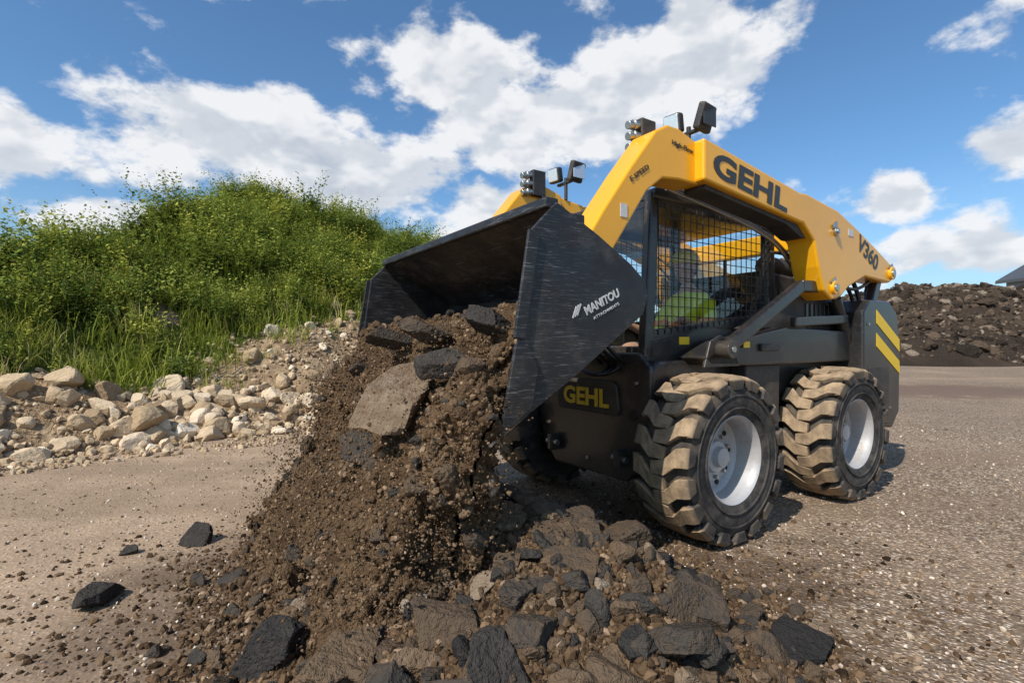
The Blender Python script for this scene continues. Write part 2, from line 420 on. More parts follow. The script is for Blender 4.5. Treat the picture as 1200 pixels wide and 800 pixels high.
def weed_temp(seed,stems=9,H=.75,nl=15,spread=.42,leaf=1.0,flower=False):
    g=np.random.default_rng(seed); V=[];F=[];Tn=[]
    for i in range(stems):
        a=g.uniform(0,6.28); lean=g.uniform(.02,spread); h=H*g.uniform(.5,1.1); b=np.array([g.normal(0,.07),g.normal(0,.07),-.03])
        d=np.array([math.cos(a),math.sin(a),0])
        tip=b+d*h*lean+np.array([0,0,h]); sd=np.array([-d[1],d[0],0])*.004; o=len(V)
        V+=[b-sd,b+sd,tip]; Tn+=[.1]*3; F.append((o,o+1,o+2))
        for k in range(nl):
            u=(k+g.uniform())/nl; u=.10+.90*u
            off=g.normal(0,.05*(1.2-u),3)
            c=b+d*h*lean*u*u+np.array([0,0,h*u])+off; az=g.uniform(0,6.28)
            l=leaf*g.uniform(.045,.105)*(1.15-.65*u); w=l*g.uniform(.2,.38)
            e=np.array([math.cos(az),math.sin(az),g.uniform(-.4,.8)]); e/=np.linalg.norm(e)
            s_=np.cross(e,[0,0,1]); s_/=max(np.linalg.norm(s_),1e-3); s_=s_+np.array([0,0,g.normal(0,.5)])
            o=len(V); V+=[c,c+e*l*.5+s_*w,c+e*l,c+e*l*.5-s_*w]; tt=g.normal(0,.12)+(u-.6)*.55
            if flower and u>.88 and g.uniform()<.6: tt=.8
            Tn+=[tt]*4
            F+=[(o,o+1,o+2),(o,o+2,o+3)]
    return np.array(V),np.array(F),np.array(Tn)
def place(N,tmin,tmax,smin,smax,edge=0.0):
    s=rng.uniform(smin,smax,N); t=rng.uniform(tmin,tmax,N)
    X,Y=xy(s,t)
    ok=(s>sgrass(t)+edge+rng.normal(0,.35,N))&(bareness(X,Y,s)<.64+rng.normal(0,.02,N))
    return X[ok],Y[ok],s[ok],t[ok]
def patch(X,Y): return (n2(X,Y,.5,2,61)-.5)*1.0+(n2(X,Y,1.3,2,62)-.5)*.8
X,Y,s,t=place(9000,-7,17.5,.3,9.0)
Hn=n2(X,Y,.8,3,21)
keep=(rng.uniform(size=len(X))<np.clip(1.4-(Y-4)/14,.25,1))
X,Y,Hn=X[keep],Y[keep],Hn[keep]
P=np.stack([X,Y,hill(X,Y)],1)
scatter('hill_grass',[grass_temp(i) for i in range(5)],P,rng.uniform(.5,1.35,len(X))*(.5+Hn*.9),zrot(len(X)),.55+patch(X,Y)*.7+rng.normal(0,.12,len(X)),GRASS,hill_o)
X,Y,s,t=place(7500,-7,17.5,.5,9.0,.1)
cl=n2(X,Y,.75,3,33); keep=(cl>.42)|(rng.uniform(size=len(X))<.3)
X,Y,cl=X[keep],Y[keep],cl[keep]
P=np.stack([X,Y,hill(X,Y)],1)
sc_w=rng.uniform(.5,1.05,len(X))*np.clip(.4+(cl-.35)*2.6,.45,1.15)
scatter('hill_weeds',[weed_temp(i+50,flower=(i==2)) for i in range(6)],P,sc_w,zrot(len(X),.12),.54+patch(X,Y)+rng.normal(0,.12,len(X)),WEED,hill_o)
X,Y,s,t=place(1200,-7,17.5,1.0,9.0,.15)
P=np.stack([X,Y,hill(X,Y)-.05],1); N=len(X)
scatter('hill_bushes',[weed_temp(i+70,17,.82,25,.8,1.1) for i in range(5)],P,rng.uniform(.45,1.1,N)**1.3,zrot(N,.15),.50+rng.normal(0,.25,N),WEED,hill_o)
X,Y,s,t=place(260,-6,15,1.6,8.5,.3)
P=np.stack([X,Y,hill(X,Y)-.05],1); N=len(X)
scatter('hill_shrubs',[weed_temp(i+170,26,.85,34,.95,1.0) for i in range(5)],P,rng.uniform(.8,1.35,N),zrot(N,.12),.44+rng.normal(0,.20,N),WEED,hill_o)

# rocks along the hill foot
N=1700; t=rng.uniform(-5,13,N); s=np.abs(rng.normal(.1,.5,N))-.2; s=np.where(rng.uniform(size=N)<.6,rng.uniform(0,1.12,N)*sgrass(t),s)
X,Y=xy(s,t); sz=np.clip(rng.lognormal(-3.05,.6,N),.02,.19)*np.clip(1.3-s*.25,.5,1.2)
s3=rng.uniform(-.05,.9,130); t3=rng.uniform(-4,7,130); X3,Y3=xy(s3,t3); X=np.concatenate([X,X3]); Y=np.concatenate([Y,Y3]); sz=np.concatenate([sz,rng.uniform(.10,.18,130)]); N+=130
P=np.stack([X,Y,np.maximum(hill(X,Y),0)+sz*.2],1)
rr=[rock(4,rng.uniform(.6,.9),12,.05,i,.5,.08) for i in range(9)]
sc_r=empty('rock_scree')
scatter('stones',rr,P,sz,zrot(N,.5),rng.normal(.53,.22,N),ROCKM,sc_r)
N=9000; t=rng.uniform(-5,13,N); s=rng.uniform(-.45,1,N)*(sgrass(t)+.35); X,Y=xy(s,t)
sz=np.clip(rng.lognormal(-4.0,.55,N),.006,.07); P=np.stack([X,Y,np.maximum(hill(X,Y),0)+sz*.3],1)
scatter('gravel',[rock(2,.7,9,.05,i+30) for i in range(5)],P,sz,randrot(N),rng.normal(.38,.2,N),ROCKM,sc_r)

# loose pebbles on the yard
N=16000; r=1.2+rng.uniform(size=N)**1.4*6; a=rng.uniform(-1.0,1.0,N); X=r*np.tan(a)*.8; Y=r
sz=np.clip(rng.lognormal(-5.2,.42,N),.0025,.017); P=np.stack([X,Y,sz*.3],1)
k=st(X,Y)[0]<.1
scatter('loose_pebbles',[rock(1,.7,8,0,i+60) for i in range(4)],P[k],sz[k],randrot(k.sum()),rng.normal(.5,.28,k.sum()),PEBM)

# ------------------------------------------------------------------ far rubble pile + warehouse
def rub(X,Y):
    front=27.5+ (n2(X,Y*0,.15,3,4)-.5)*4
    s=(Y-front); top=np.interp(X,[15,19,23,29,36,46,58],[0,2.9,4.2,5.1,5.0,5.2,0])
    h=-np.log(np.exp(-s*.62/.4)+np.exp(-top/.4))*.4
    h2=1.7*np.exp(-((X-21.5)/2.6)**2-((Y-26.2)/1.8)**2)
    return np.maximum(np.maximum(h,h2-.12)*np.clip((44-Y)/6,0,1),-.2)+(n2(X,Y,.9,5,8,.6)-.5)*1.1*np.clip(s*.5+.4,0,1)-.02
S=np.arange(14,60,.22); T=np.arange(22,46,.22); XX,YY=np.meshgrid(S,T,indexing='ij'); X,Y=XX.ravel(),YY.ravel()
Z=rub(X,Y); idx=np.arange(len(X)).reshape(len(S),len(T))
F=np.stack([idx[:-1,:-1],idx[1:,:-1],idx[1:,1:],idx[:-1,1:]],-1).reshape(-1,4)
tn=np.clip(.35+(n2(X,Y,.35,4,2)-.5)*1.3,0,1)
rp=mesh_np('rubble_pile',np.stack([X,Y,Z],1),F,RUBM,None,True,tn)
N=7000; X=rng.uniform(16,50,N); Y=rng.uniform(24.5,37,N); Z=rub(X,Y); k=Z>-.0; sz=np.clip(rng.lognormal(-2.2,.6,N),.03,.6)
scatter('rubble_chunks',[rock(2,.6,9,.05,i+80) for i in range(5)],np.stack([X,Y,Z],1)[k],sz[k],randrot(k.sum()),np.clip(rng.normal(.5,.32,k.sum()),0,1),RUBM,rp)
WALL=surf('grey_cladding',(.22,.23,.24),(.18,.19,.2),.5,.6); ROOFM=surf('dark_roof',(.06,.065,.075),(.08,.085,.09),.4,.5)
wh=empty('warehouse',(81.5,68,0))
prism('walls',[(-12,0),(12,0),(12,9.6),(0,16.6),(-12,9.6)],-8,4,WALL,wh,0)
for s_ in(-1,1): prism('roof',[(0,16.7),(s_*12.8,9.3),(s_*12.8,9.7),(0,17.15)],-8.8,4.8,ROOFM,wh,0)
box('door',(0,-8.06,2.3),(5,.1,4.6),ROOFM,wh,.02)
for i in(-1,1): box('window',(i*7,-8.06,4),(2,.1,1.2),DARK,wh,.02)

# ------------------------------------------------------------------ dirt pile
def pile(X,Y):
    h=.40*np.exp(-((X+.1)/.62)**2-((Y-2.45)/.5)**2)+.24*np.exp(-((X-.35)/.5)**2-((Y-2.0)/.42)**2)+.22*np.exp(-((X+.8)/.5)**2-((Y-2.75)/.5)**2)+.17*np.exp(-((X+.05)/.75)**2-((Y-1.55)/.45)**2)
    return h*(.75+.5*n2(X,Y,3,3,12))-.045+(n2(X,Y,7,4,14)-.5)*.17*np.clip(h*8,0,1)+(n2(X,Y,28,2,15)-.5)*.03*np.clip(h*8,0,1)
S=np.arange(-2.4,1.8,.014); T=np.arange(.75,3.9,.014); XX,YY=np.meshgrid(S,T,indexing='ij'); X,Y=XX.ravel(),YY.ravel(); Z=pile(X,Y)
idx=np.arange(len(X)).reshape(len(S),len(T)); F=np.stack([idx[:-1,:-1],idx[1:,:-1],idx[1:,1:],idx[:-1,1:]],-1).reshape(-1,4)
dp=mesh_np('dirt_pile',np.stack([X,Y,Z],1),F,DIRT,None,True)
CA,SA=.834,.552; OX,OY=1.391,4.112
def l2w(P):
    P=np.asarray(P,float); a,b,c=P[:,0],P[:,1],P[:,2]
    return np.stack([OX-CA*a+SA*b,OY-SA*a-CA*b,c],1)
loop=[(3.06,-.03),(2.92,.12),(2.83,.28),(2.73,.48),(2.64,.70),(2.55,.92),(2.44,1.10),(2.30,1.22),(2.1,1.29),(1.86,1.33),(1.72,1.30),(2.0,1.10),(2.34,.875),(2.37,.78),(2.33,.6),(2.28,.4),(2.2,.2),(2.1,-.03)]
L=np.array(loop); seg=np.linalg.norm(np.roll(L,-1,0)-L,axis=1); cum=np.concatenate([[0],np.cumsum(seg)]); M=300
u=np.linspace(0,cum[-1],M,endpoint=False); Lc=np.vstack([L,L[:1]]); la=np.interp(u,cum,Lc[:,0]); lc=np.interp(u,cum,Lc[:,1])
mid=(np.interp(lc,[0,.12,.28,.48,.7,.92,1.1,1.22,1.29],[3.05,2.92,2.83,2.73,2.64,2.55,2.44,2.30,2.1])+np.interp(lc,[0,.2,.4,.6,.78,.875,1.1,1.3],[2.1,2.2,2.28,2.33,2.37,2.34,2.0,1.72]))/2
B=np.sin(np.linspace(-np.pi/2,np.pi/2,230)); VV=[]
for b in B:
    e=max(0,1-max(0,(abs(b)-.86)/.14)**2)**.5
    a=mid+(la-mid)*(.04+.96*e); c=lc.copy(); bb=b*.965
    drop=np.where(c<.85,(.85-c),0)
    VV.append(np.stack([a,np.full(M,bb)+(drop*.16*b if b<0 else -drop*.12*b),c],1))
V=np.concatenate(VV); idx=np.arange(len(V)).reshape(len(B),M); nx=np.roll(idx,-1,1)
F=np.stack([idx[:-1],nx[:-1],nx[1:],idx[1:]],-1).reshape(-1,4)
W=l2w(V)
def vnormals(V,F):
    n=np.cross(V[F[:,2]]-V[F[:,0]],V[F[:,3]]-V[F[:,1]]); o=np.zeros_like(V)
    for k in range(4): np.add.at(o,F[:,k],n)
    return o/np.maximum(np.linalg.norm(o,axis=1),1e-9)[:,None]
nrm=vnormals(W,F)
chk=(nrm*(W-l2w(np.stack([np.full(len(V),2.4),V[:,1],np.full(len(V),.7)],1)))).sum(1).mean()
if chk<0: nrm=-nrm; F=F[:,::-1]
d=(fbm(W*3.2,3,.5,1)-.5)*.42+(fbm(W*10,4,.65,2)-.5)*.22+(np.abs(fbm(W*22,3,.6,6)-.5))*-.12+(fbm(W*45,2,.5,3)-.5)*.04
inside=(V[:,0]<2.3)&(V[:,2]>.84)
d=np.where(inside,np.clip(d,-.05,.06)*.8-.01,d)
d=np.where((V[:,2]<.84)&(V[:,0]<2.42),np.minimum(d,.02),d)
W=W+nrm*d[:,None]
me=bpy.data.meshes.new('falling_dirt'); me.from_pydata(W.tolist(),[],F.tolist())
me.materials.append(DIRT); me.update(); me.polygons.foreach_set('use_smooth',[True]*len(me.polygons)); link(bpy.data.objects.new('falling_dirt',me),dp)
grain=[rock(1,.8,8,0,i+100) for i in range(5)]; clod=[rock(3,.75,9,.12,i+110,.45,.12) for i in range(6)]
slab=[rock(5,.28,8,.05,i+120,.45,.10) for i in range(7)]; lump=[rock(5,.7,9,.10,i+140,.42,.16) for i in range(6)]
FA=np.linalg.norm(np.cross(W[F[:,2]]-W[F[:,0]],W[F[:,3]]-W[F[:,1]]),axis=1); NG=46000
fi=rng.choice(len(F),NG,p=FA/FA.sum()); q=rng.uniform(size=(NG,2))
Fp=F[fi]; Pt=W[Fp[:,0]]*((1-q[:,:1])*(1-q[:,1:]))+W[Fp[:,1]]*(q[:,:1]*(1-q[:,1:]))+W[Fp[:,2]]*(q[:,:1]*q[:,1:])+W[Fp[:,3]]*((1-q[:,:1])*q[:,1:])
sz=np.clip(rng.lognormal(-5.15,.55,NG),.0022,.02)
scatter('dirt_grains',grain,Pt,sz,randrot(NG),np.clip(rng.normal(.5,.24,NG),0,1),GRAINM,dp)
k=rng.choice(NG,1000,replace=False)
scatter('dirt_clods',clod,Pt[k],np.clip(rng.lognormal(-3.8,.5,1000),.01,.07),randrot(1000),np.clip(rng.normal(.52,.18,1000),0,1),CLOD,dp)
# airborne grains around the fall
N=14000; c=rng.uniform(0,1.22,N); a=np.interp(c,[0,.25,.5,.9,1.22],[2.98,2.83,2.73,2.55,2.33])+rng.exponential(.09,N)-.02; b=rng.uniform(-1.1,.95,N)
e=rng.uniform(size=N)<.5
a=np.where(e,2.35+rng.uniform(0,1,N)*(a-2.35),a); b=np.where(e,np.where(rng.uniform(size=N)<.5,-.97-(1.2-c)*.14-rng.exponential(.07,N),.94-(.85-np.minimum(c,.85))*.12+rng.exponential(.05,N)),b)
k=(c<.95)|(~e)
Pa=l2w(np.stack([a,b,c],1))[k]; sz=np.clip(rng.lognormal(-5.6,.5,k.sum()),.0014,.013)
scatter('falling_grains',grain,Pa,sz,randrot(len(Pa)),np.clip(rng.normal(.6,.2,len(Pa)),0,1),GRAINM,dp)
# grains and chunks on the heap
N=52000; X=rng.normal(-.1,1.0,N); Y=rng.normal(2.1,.68,N); Z=pile(X,Y); k=(Y>.9)&((Z>-.03)|(rng.uniform(size=N)<.25)); X,Y,Z=X[k],Y[k],np.maximum(Z[k],0)
scatter('heap_grains',grain,np.stack([X,Y,Z],1),np.clip(rng.lognormal(-4.85,.55,len(X)),.003,.024),randrot(len(X)),np.clip(rng.normal(.45,.24,len(X)),0,1),GRAINM,dp)
N=850; X=rng.normal(.0,.75,N); Y=rng.normal(2.05,.52,N); Z=pile(X,Y); k=(Y>1.0)&(Z>-.035); X,Y,Z=X[k],Y[k],np.maximum(Z[k],0)
sz=np.clip(rng.lognormal(-3.6,.55,len(X)),.012,.075)
scatter('heap_clods',clod,np.stack([X,Y,Z+sz*.1],1),sz,randrot(len(X)),np.clip(rng.normal(.5,.18,len(X)),0,1),CLOD,dp)
N=110; X=rng.normal(.1,.6,N); Y=rng.normal(1.95,.42,N); Z=pile(X,Y); k=(Y>1.15)&(Z>0.0); X,Y,Z=X[k],Y[k],np.maximum(Z[k],0)
sz=np.clip(rng.lognormal(-2.75,.4,len(X)),.03,.13)
scatter('asphalt_slabs',slab+lump[:3],np.stack([X,Y,Z+sz*.05],1),sz,zrot(len(X),.7),np.clip(rng.normal(.42,.22,len(X)),0,1),CLOD,dp)
HP=[(-.47,2.20,.93,.22,.80),(-.10,2.12,1.25,.10,.2),(-.62,2.55,1.17,.10,.35),(-.40,2.35,1.20,.11,.4),(-.85,2.9,.98,.10,.4),(-.75,2.5,.62,.10,.35),(-.35,2.1,.6,.10,.3),(-.15,2.02,.42,.09,.4),(-.28,2.12,1.08,.13,.3),(-.6,2.42,.8,.09,.45),
(-.87,1.80,.07,.12,.12),(-.56,1.68,.12,.16,.66),(-.25,1.72,.2,.12,.5),(.05,1.85,.27,.13,.35),(.35,1.95,.22,.14,.42),(.62,2.1,.10,.12,.5),(.80,2.25,.04,.10,.3),(-.05,1.5,.16,.14,.2),(.3,1.55,.14,.12,.6),(-.35,1.45,.12,.12,.3),
(-1.85,2.28,.04,.10,.2),(-1.83,2.95,.03,.09,.2),(-2.1,2.8,.015,.045,.25),(-1.15,1.85,.01,.04,.25),(-1.5,2.45,.01,.04,.3),(.95,2.0,.03,.07,.3),(.55,1.75,.1,.11,.3),(-1.2,2.6,.04,.09,.4),(.15,2.35,.3,.11,.3),(-.05,2.6,.36,.10,.4)]
HP=np.array(HP)
scatter('broken_asphalt',slab+lump[:4],HP[:,:3],HP[:,3],zrot(len(HP),.5),HP[:,4],CLOD,dp)

# ------------------------------------------------------------------ skid steer loader
ROT=R(180+33.5)
LD=empty('skid_steer_loader',(OX,OY,0),ROT)
def wheel(name,a,s):
    w=bpy.data.objects.new(name,None); w.location=(a,s*.77,.483); w.rotation_euler=(0,random.uniform(0,6),0); link(w,LD)
    prof=[(.13,.242),(.158,.25),(.178,.285),(.186,.34),(.182,.39),(.165,.426),(.11,.438),(0,.44),(-.11,.438),(-.165,.426),(-.182,.39),(-.186,.34),(-.178,.285),(-.158,.25),(-.13,.242)]
    revolve('tire',prof,96,TIRE,w)
    V=[];F=[]; n=18
    path=[(-.04,.487),(.05,.489),(.12,.487),(.168,.480),(.192,.462),(.193,.405)]
    for side in(1,-1):
        for i in range(n):
            t0=2*math.pi*(i+(.5 if side<0 else 0))/n; o=len(V)
            for k,(wv,r) in enumerate(path):
                sk=[-.17,-.15,-.02,0,0,0][k]
                hw=[.070,.088,.105,.112,.115,.085][k]
                ri=r-.06 if k<3 else (r-.07 if k==3 else r); wi=wv if k<3 else wv-.03
                for (tt,rr_,ww) in((t0+sk-hw,r,wv),(t0+sk+hw,r,wv),(t0+sk+hw*1.12,ri,wi),(t0+sk-hw*1.12,ri,wi)):
                    V.append((rr_*math.cos(tt),ww*side,rr_*math.sin(tt)))
            for k in range(len(path)-1):
                A=o+4*k;Bq=A+4
                for e in range(4): F.append((A+e,A+(e+1)%4,Bq+(e+1)%4,Bq+e))
            F.append((o,o+3,o+2,o+1)); E=o+4*(len(path)-1); F.append((E,E+1,E+2,E+3))
    me=bpy.data.meshes.new('tread_lugs'); me.from_pydata(V,[],F); bm=bmesh.new(); bm.from_mesh(me); bmesh.ops.recalc_face_normals(bm,faces=bm.faces[:]); bm.to_mesh(me); bm.free()
    me.materials.append(TIRE); lo=link(bpy.data.objects.new('tread_lugs',me),w)
    bv=lo.modifiers.new('b','BEVEL'); bv.width=.004; bv.segments=2; bv.limit_method='ANGLE'; bv.angle_limit=R(35)
    for rr_ in(.30,.372): revolve('sidewall_rib',[(s*.180,rr_-.006),(s*(.190),rr_-.003),(s*.190,rr_+.003),(s*.180,rr_+.006)],72,TIRE,w)
    q=s
    rp_=[(-.15,.235),(-.05,.225),(.12,.228),(.155,.240),(.165,.252),(.158,.262),(.15,.262)]
    revolve('rim',[(q*x,y) for x,y in rp_],72,RIM,w)
    dp_=[(.02,.226),(.015,.215),(-.01,.20),(-.012,.165),(.012,.15),(.02,.10),(.045,.09),(.05,.062),(.085,.055),(.09,.0)]
    revolve('wheel_disc',[(q*x,y) for x,y in dp_],72,RIM,w)
    for k in range(10):
        an=2*math.pi*k/10; cx,cz=.182*math.cos(an),.182*math.sin(an)
        cyl('hand_hole',(cx,q*-.02,cz),(cx,q*-.004,cz),.016,HOSE,w,18,bev=0)
        an+=.3; cx,cz=.125*math.cos(an),.125*math.sin(an)
        cyl('lug_nut',(cx,q*.012,cz),(cx,q*.042,cz),.013,STEEL,w,6)
    an=.8; cyl('valve',(.2*math.cos(an),q*.0,.2*math.sin(an)),(.2*math.cos(an),q*.05,.2*math.sin(an)),.005,HOSE,w,8)
    cyl('axle',(0,-q*.25,0),(0,0,0),.13,BLKF,w)
wheel('front_wheel',.755,1); wheel('rear_wheel',-.755,1); wheel('front_wheel_far',.755,-1); wheel('rear_wheel_far',-.755,-1)

# chassis
prism('chassis',[(-1.2,.32),(.92,.26),(1.0,.34),(1.0,.98),(.95,1.04),(-1.2,1.04)],-.54,.54,BLK,LD,.02)
fp=[(-.56,.62),(-.50,.40),(-.36,.27),(.36,.27),(.50,.40),(.56,.62),(.55,1.0),(.46,1.09),(-.46,1.09),(-.55,1.0)]
prism('front_plate',fp,1.0,1.04,BLK,LD,.012,'bc')
prism('front_badge',[(-.29,.68),(.29,.68),(.31,.72),(.29,.87),(.25,.90),(-.25,.90),(-.29,.87),(-.31,.72)],1.04,1.062,BLKF,LD,.008,'bc')
text('badge_text','GEHL',(1.066,0,.785),(0,1,0),(0,0,1),.46,.125,YDEC,LD,.035)
for s in(1,-1):
    box('tow_lug',(1.07,s*.34,.42),(.09,.05,.12),BLK,LD,.01)
    cyl('tow_pin',(1.08,s*.34-.06,.42),(1.08,s*.34+.06,.42),.022,STEEL,LD)
    box('front_step',(1.07,s*.22,1.06),(.10,.12,.03),BLKF,LD,.006)
for i,(b,c) in enumerate([(-.45,.55),(.45,.55),(-.45,.9),(.45,.9),(.0,.36)]): cyl('bolt',(1.035,b,c),(1.052,b,c),.014,STEEL,LD,6)
cyl('front_work_hole',(1.03,.42,.70),(1.046,.42,.70),.035,HOSE,LD)
for s in(1,-1):
    prism('fender',[(.72,1.06),(.66,1.01),(.2,1.0),(-1.2,1.0),(-1.2,1.24),(-.2,1.26),(.45,1.16)],s*.50,s*.70,BLK,LD,.012)
    prism('side_tank',[(.2,.30),(-.18,.30),(-.20,1.0),(.22,1.0)],s*.54,s*.66,BLKF,LD,.01)
    box('side_latch',(.02,s*.712,1.12),(.22,.02,.05),BLKF,LD,.006)
    prism('upper_side',[(.1,1.25),(-1.2,1.24),(-1.2,1.52),(-.5,1.50)],s*.44,s*.60,BLKF,LD,.012)
    for k in range(7): box('side_vent',(-.68-k*.07,s*.605,1.37),(.03,.012,.17),BLK,LD,.003)
rb=[(-1.17,.50),(-1.72,.42),(-1.86,.55),(-1.88,1.10),(-1.82,1.40),(-1.66,1.50),(-1.28,1.50),(-1.17,1.40)]
for s in(1,-1):
    prism('rear_tower',rb,s*.52,s*.80,BLK,LD,.018)
    for k in(0,1):
        o=-.19*k-.04
        prism('hazard_stripe',[(-1.40,1.46+o),(-1.85,1.22+o),(-1.855,1.11+o),(-1.40,1.35+o)],s*.801,s*.804,YDEC,LD,0)
    box('rear_panel_seam',(-1.45,s*.803,.80),(.36,.008,.30),BLKF,LD,.004)
    for (a,c) in((-1.25,.6),(-1.25,1.3),(-1.65,.6)): cyl('panel_bolt',(a,s*.798,c),(a,s*.812,c),.012,STEEL,LD,6,bev=0)
prism('rear_door',[(-1.17,.45),(-1.78,.45),(-1.84,.6),(-1.84,1.35),(-1.7,1.47),(-1.17,1.5)],-.52,.52,BLKF,LD,.02)
for s in(1,-1): box('tail_lamp',(-1.885,s*.66,1.20),(.03,.12,.06),surf('red_lens_%d'%s,(.4,.01,.01),None,5,.2),LD,.005)
prism('engine_hood',[(-.42,1.04),(-1.7,1.04),(-1.7,1.52),(-1.45,1.66),(-.42,1.72)],-.42,.42,BLKF,LD,.025)
for k in range(9): box('hood_vent',(-.55-k*.09,.425,1.50),(.045,.012,.16),BLK,LD,.003)
cyl('exhaust',(-1.1,.2,1.64),(-1.1,.2,1.90),.035,STEEL,LD)
cyl('air_cleaner',(-.62,.30,1.78),(-.95,.30,1.76),.085,BLKF,LD)
# cab
CB=.47
prism('cab_base',[(1.0,1.03),(.96,1.08),(.93,1.18),(.55,1.24),(-.48,1.36),(-.48,1.03)],-CB,-CB+.05,BLK,LD,.01)
prism('cab_base',[(1.0,1.03),(.96,1.08),(.93,1.18),(.55,1.24),(-.48,1.36),(-.48,1.03)],CB-.05,CB,BLK,LD,.01)
roof=[(.93,2.06),(.90,2.13),(.8,2.165),(-.35,2.15),(-.48,2.10),(-.48,2.06)]
prism('cab_roof',roof,-CB-.01,CB+.01,BLK,LD,.018)
for s in(1,-1):
    y=s*(CB-.03)
    beam('a_pillar',(.955,y,1.05),(.89,y,2.10),.06,.085,BLK,LD,.012)
    beam('b_pillar',(-.44,y,1.10),(-.42,y,2.10),.06,.10,BLK,LD,.012)
    beam('roof_rail',(.90,y,2.05),(-.44,y,2.05),.06,.07,BLK,LD,.012)
    beam('sill_rail',(.93,y,1.20),(-.44,y,1.36),.06,.06,BLK,LD,.012)
    V=[];F=[]
    def bx(p0,p1,r=.0024):
        p0=Vector(p0);p1=Vector(p1);m3=frame_mat(p1-p0);L_=(p1-p0).length; o=len(V)
        for xx in(0,L_):
            for (yy,zz) in((-r,-r),(r,-r),(r,r),(-r,r)): V.append(tuple(p0+m3@Vector((xx,yy,zz))))
        for e in range(4): F.append((o+e,o+(e+1)%4,o+4+(e+1)%4,o+4+e))
    yg=s*(CB+.004)
    nx_=21
    for k in range(nx_):
        a=.87-k*(1.27/(nx_-1)); lo=1.20+(.87-a)*.115; bx((a,yg,lo),(a,yg,2.04))
    for k in range(13):
        c=1.26+k*.063; a1=.90-(c-1.05)*.05
        bx((a1,yg+s*.005,c),(-.42,yg+s*.005,c))
    mesh_np('mesh_guard',np.array(V),np.array(F),BLKF,LD)
    prism('side_glass',[(.90,1.22),(-.42,1.36),(-.42,2.04),(.86,2.04)],s*(CB-.045),s*(CB-.040),GLASS,LD,0)
    box('guard_handle',(.2,s*(CB+.02),1.62),(.02,.02,.22),BLKF,LD,.004)
beam('door_top',(.885,-CB,2.05),(.885,CB,2.05),.06,.07,BLK,LD,.01)
beam('door_bottom',(.965,-CB,1.10),(.965,CB,1.10),.05,.06,BLK,LD,.01)
prism('windshield',[(-.40,1.13),(.40,1.13),(.40,2.02),(-.40,2.02)],.925,.93,GLASS,LD,0,'bc')
beam('wiper',(.94,.0,1.15),(.945,.22,1.70),.012,.012,BLKF,LD,.002)
box('cab_back',(-.44,0,1.28),(.03,.84,.42),BLKF,LD,.006)
prism('rear_glass',[(-.38,1.5),(.38,1.5),(.38,2.03),(-.38,2.03)],-.445,-.44,GLASS,LD,0,'bc')
box('cab_floor',(.4,0,.60),(1.1,.8,.04),BLKF,LD,.004)
prism('seat_cushion',[(-.22,.80),(.30,.84),(.34,.92),(.28,.96),(-.2,.92)],-.24,.24,SEAT,LD,.03)
prism('seat_back',[(-.30,.88),(-.16,.90),(-.20,1.30),(-.24,1.62),(-.36,1.62),(-.38,1.3)],-.22,.22,SEAT,LD,.04)
box('seat_base',(0,0,.71),(.4,.4,.20),BLKF,LD,.01)
for s in(1,-1):
    box('arm_console',(.12,s*.33,1.08),(.5,.10,.10),SEAT,LD,.02)
    tube('joystick',[(.38,s*.30,1.10),(.39,s*.29,1.2),(.40,s*.285,1.31)],.014,HOSE,LD)
box('display',(.78,-.36,1.75),(.05,.16,.12),BLKF,LD,.01,(0,.0,.4))

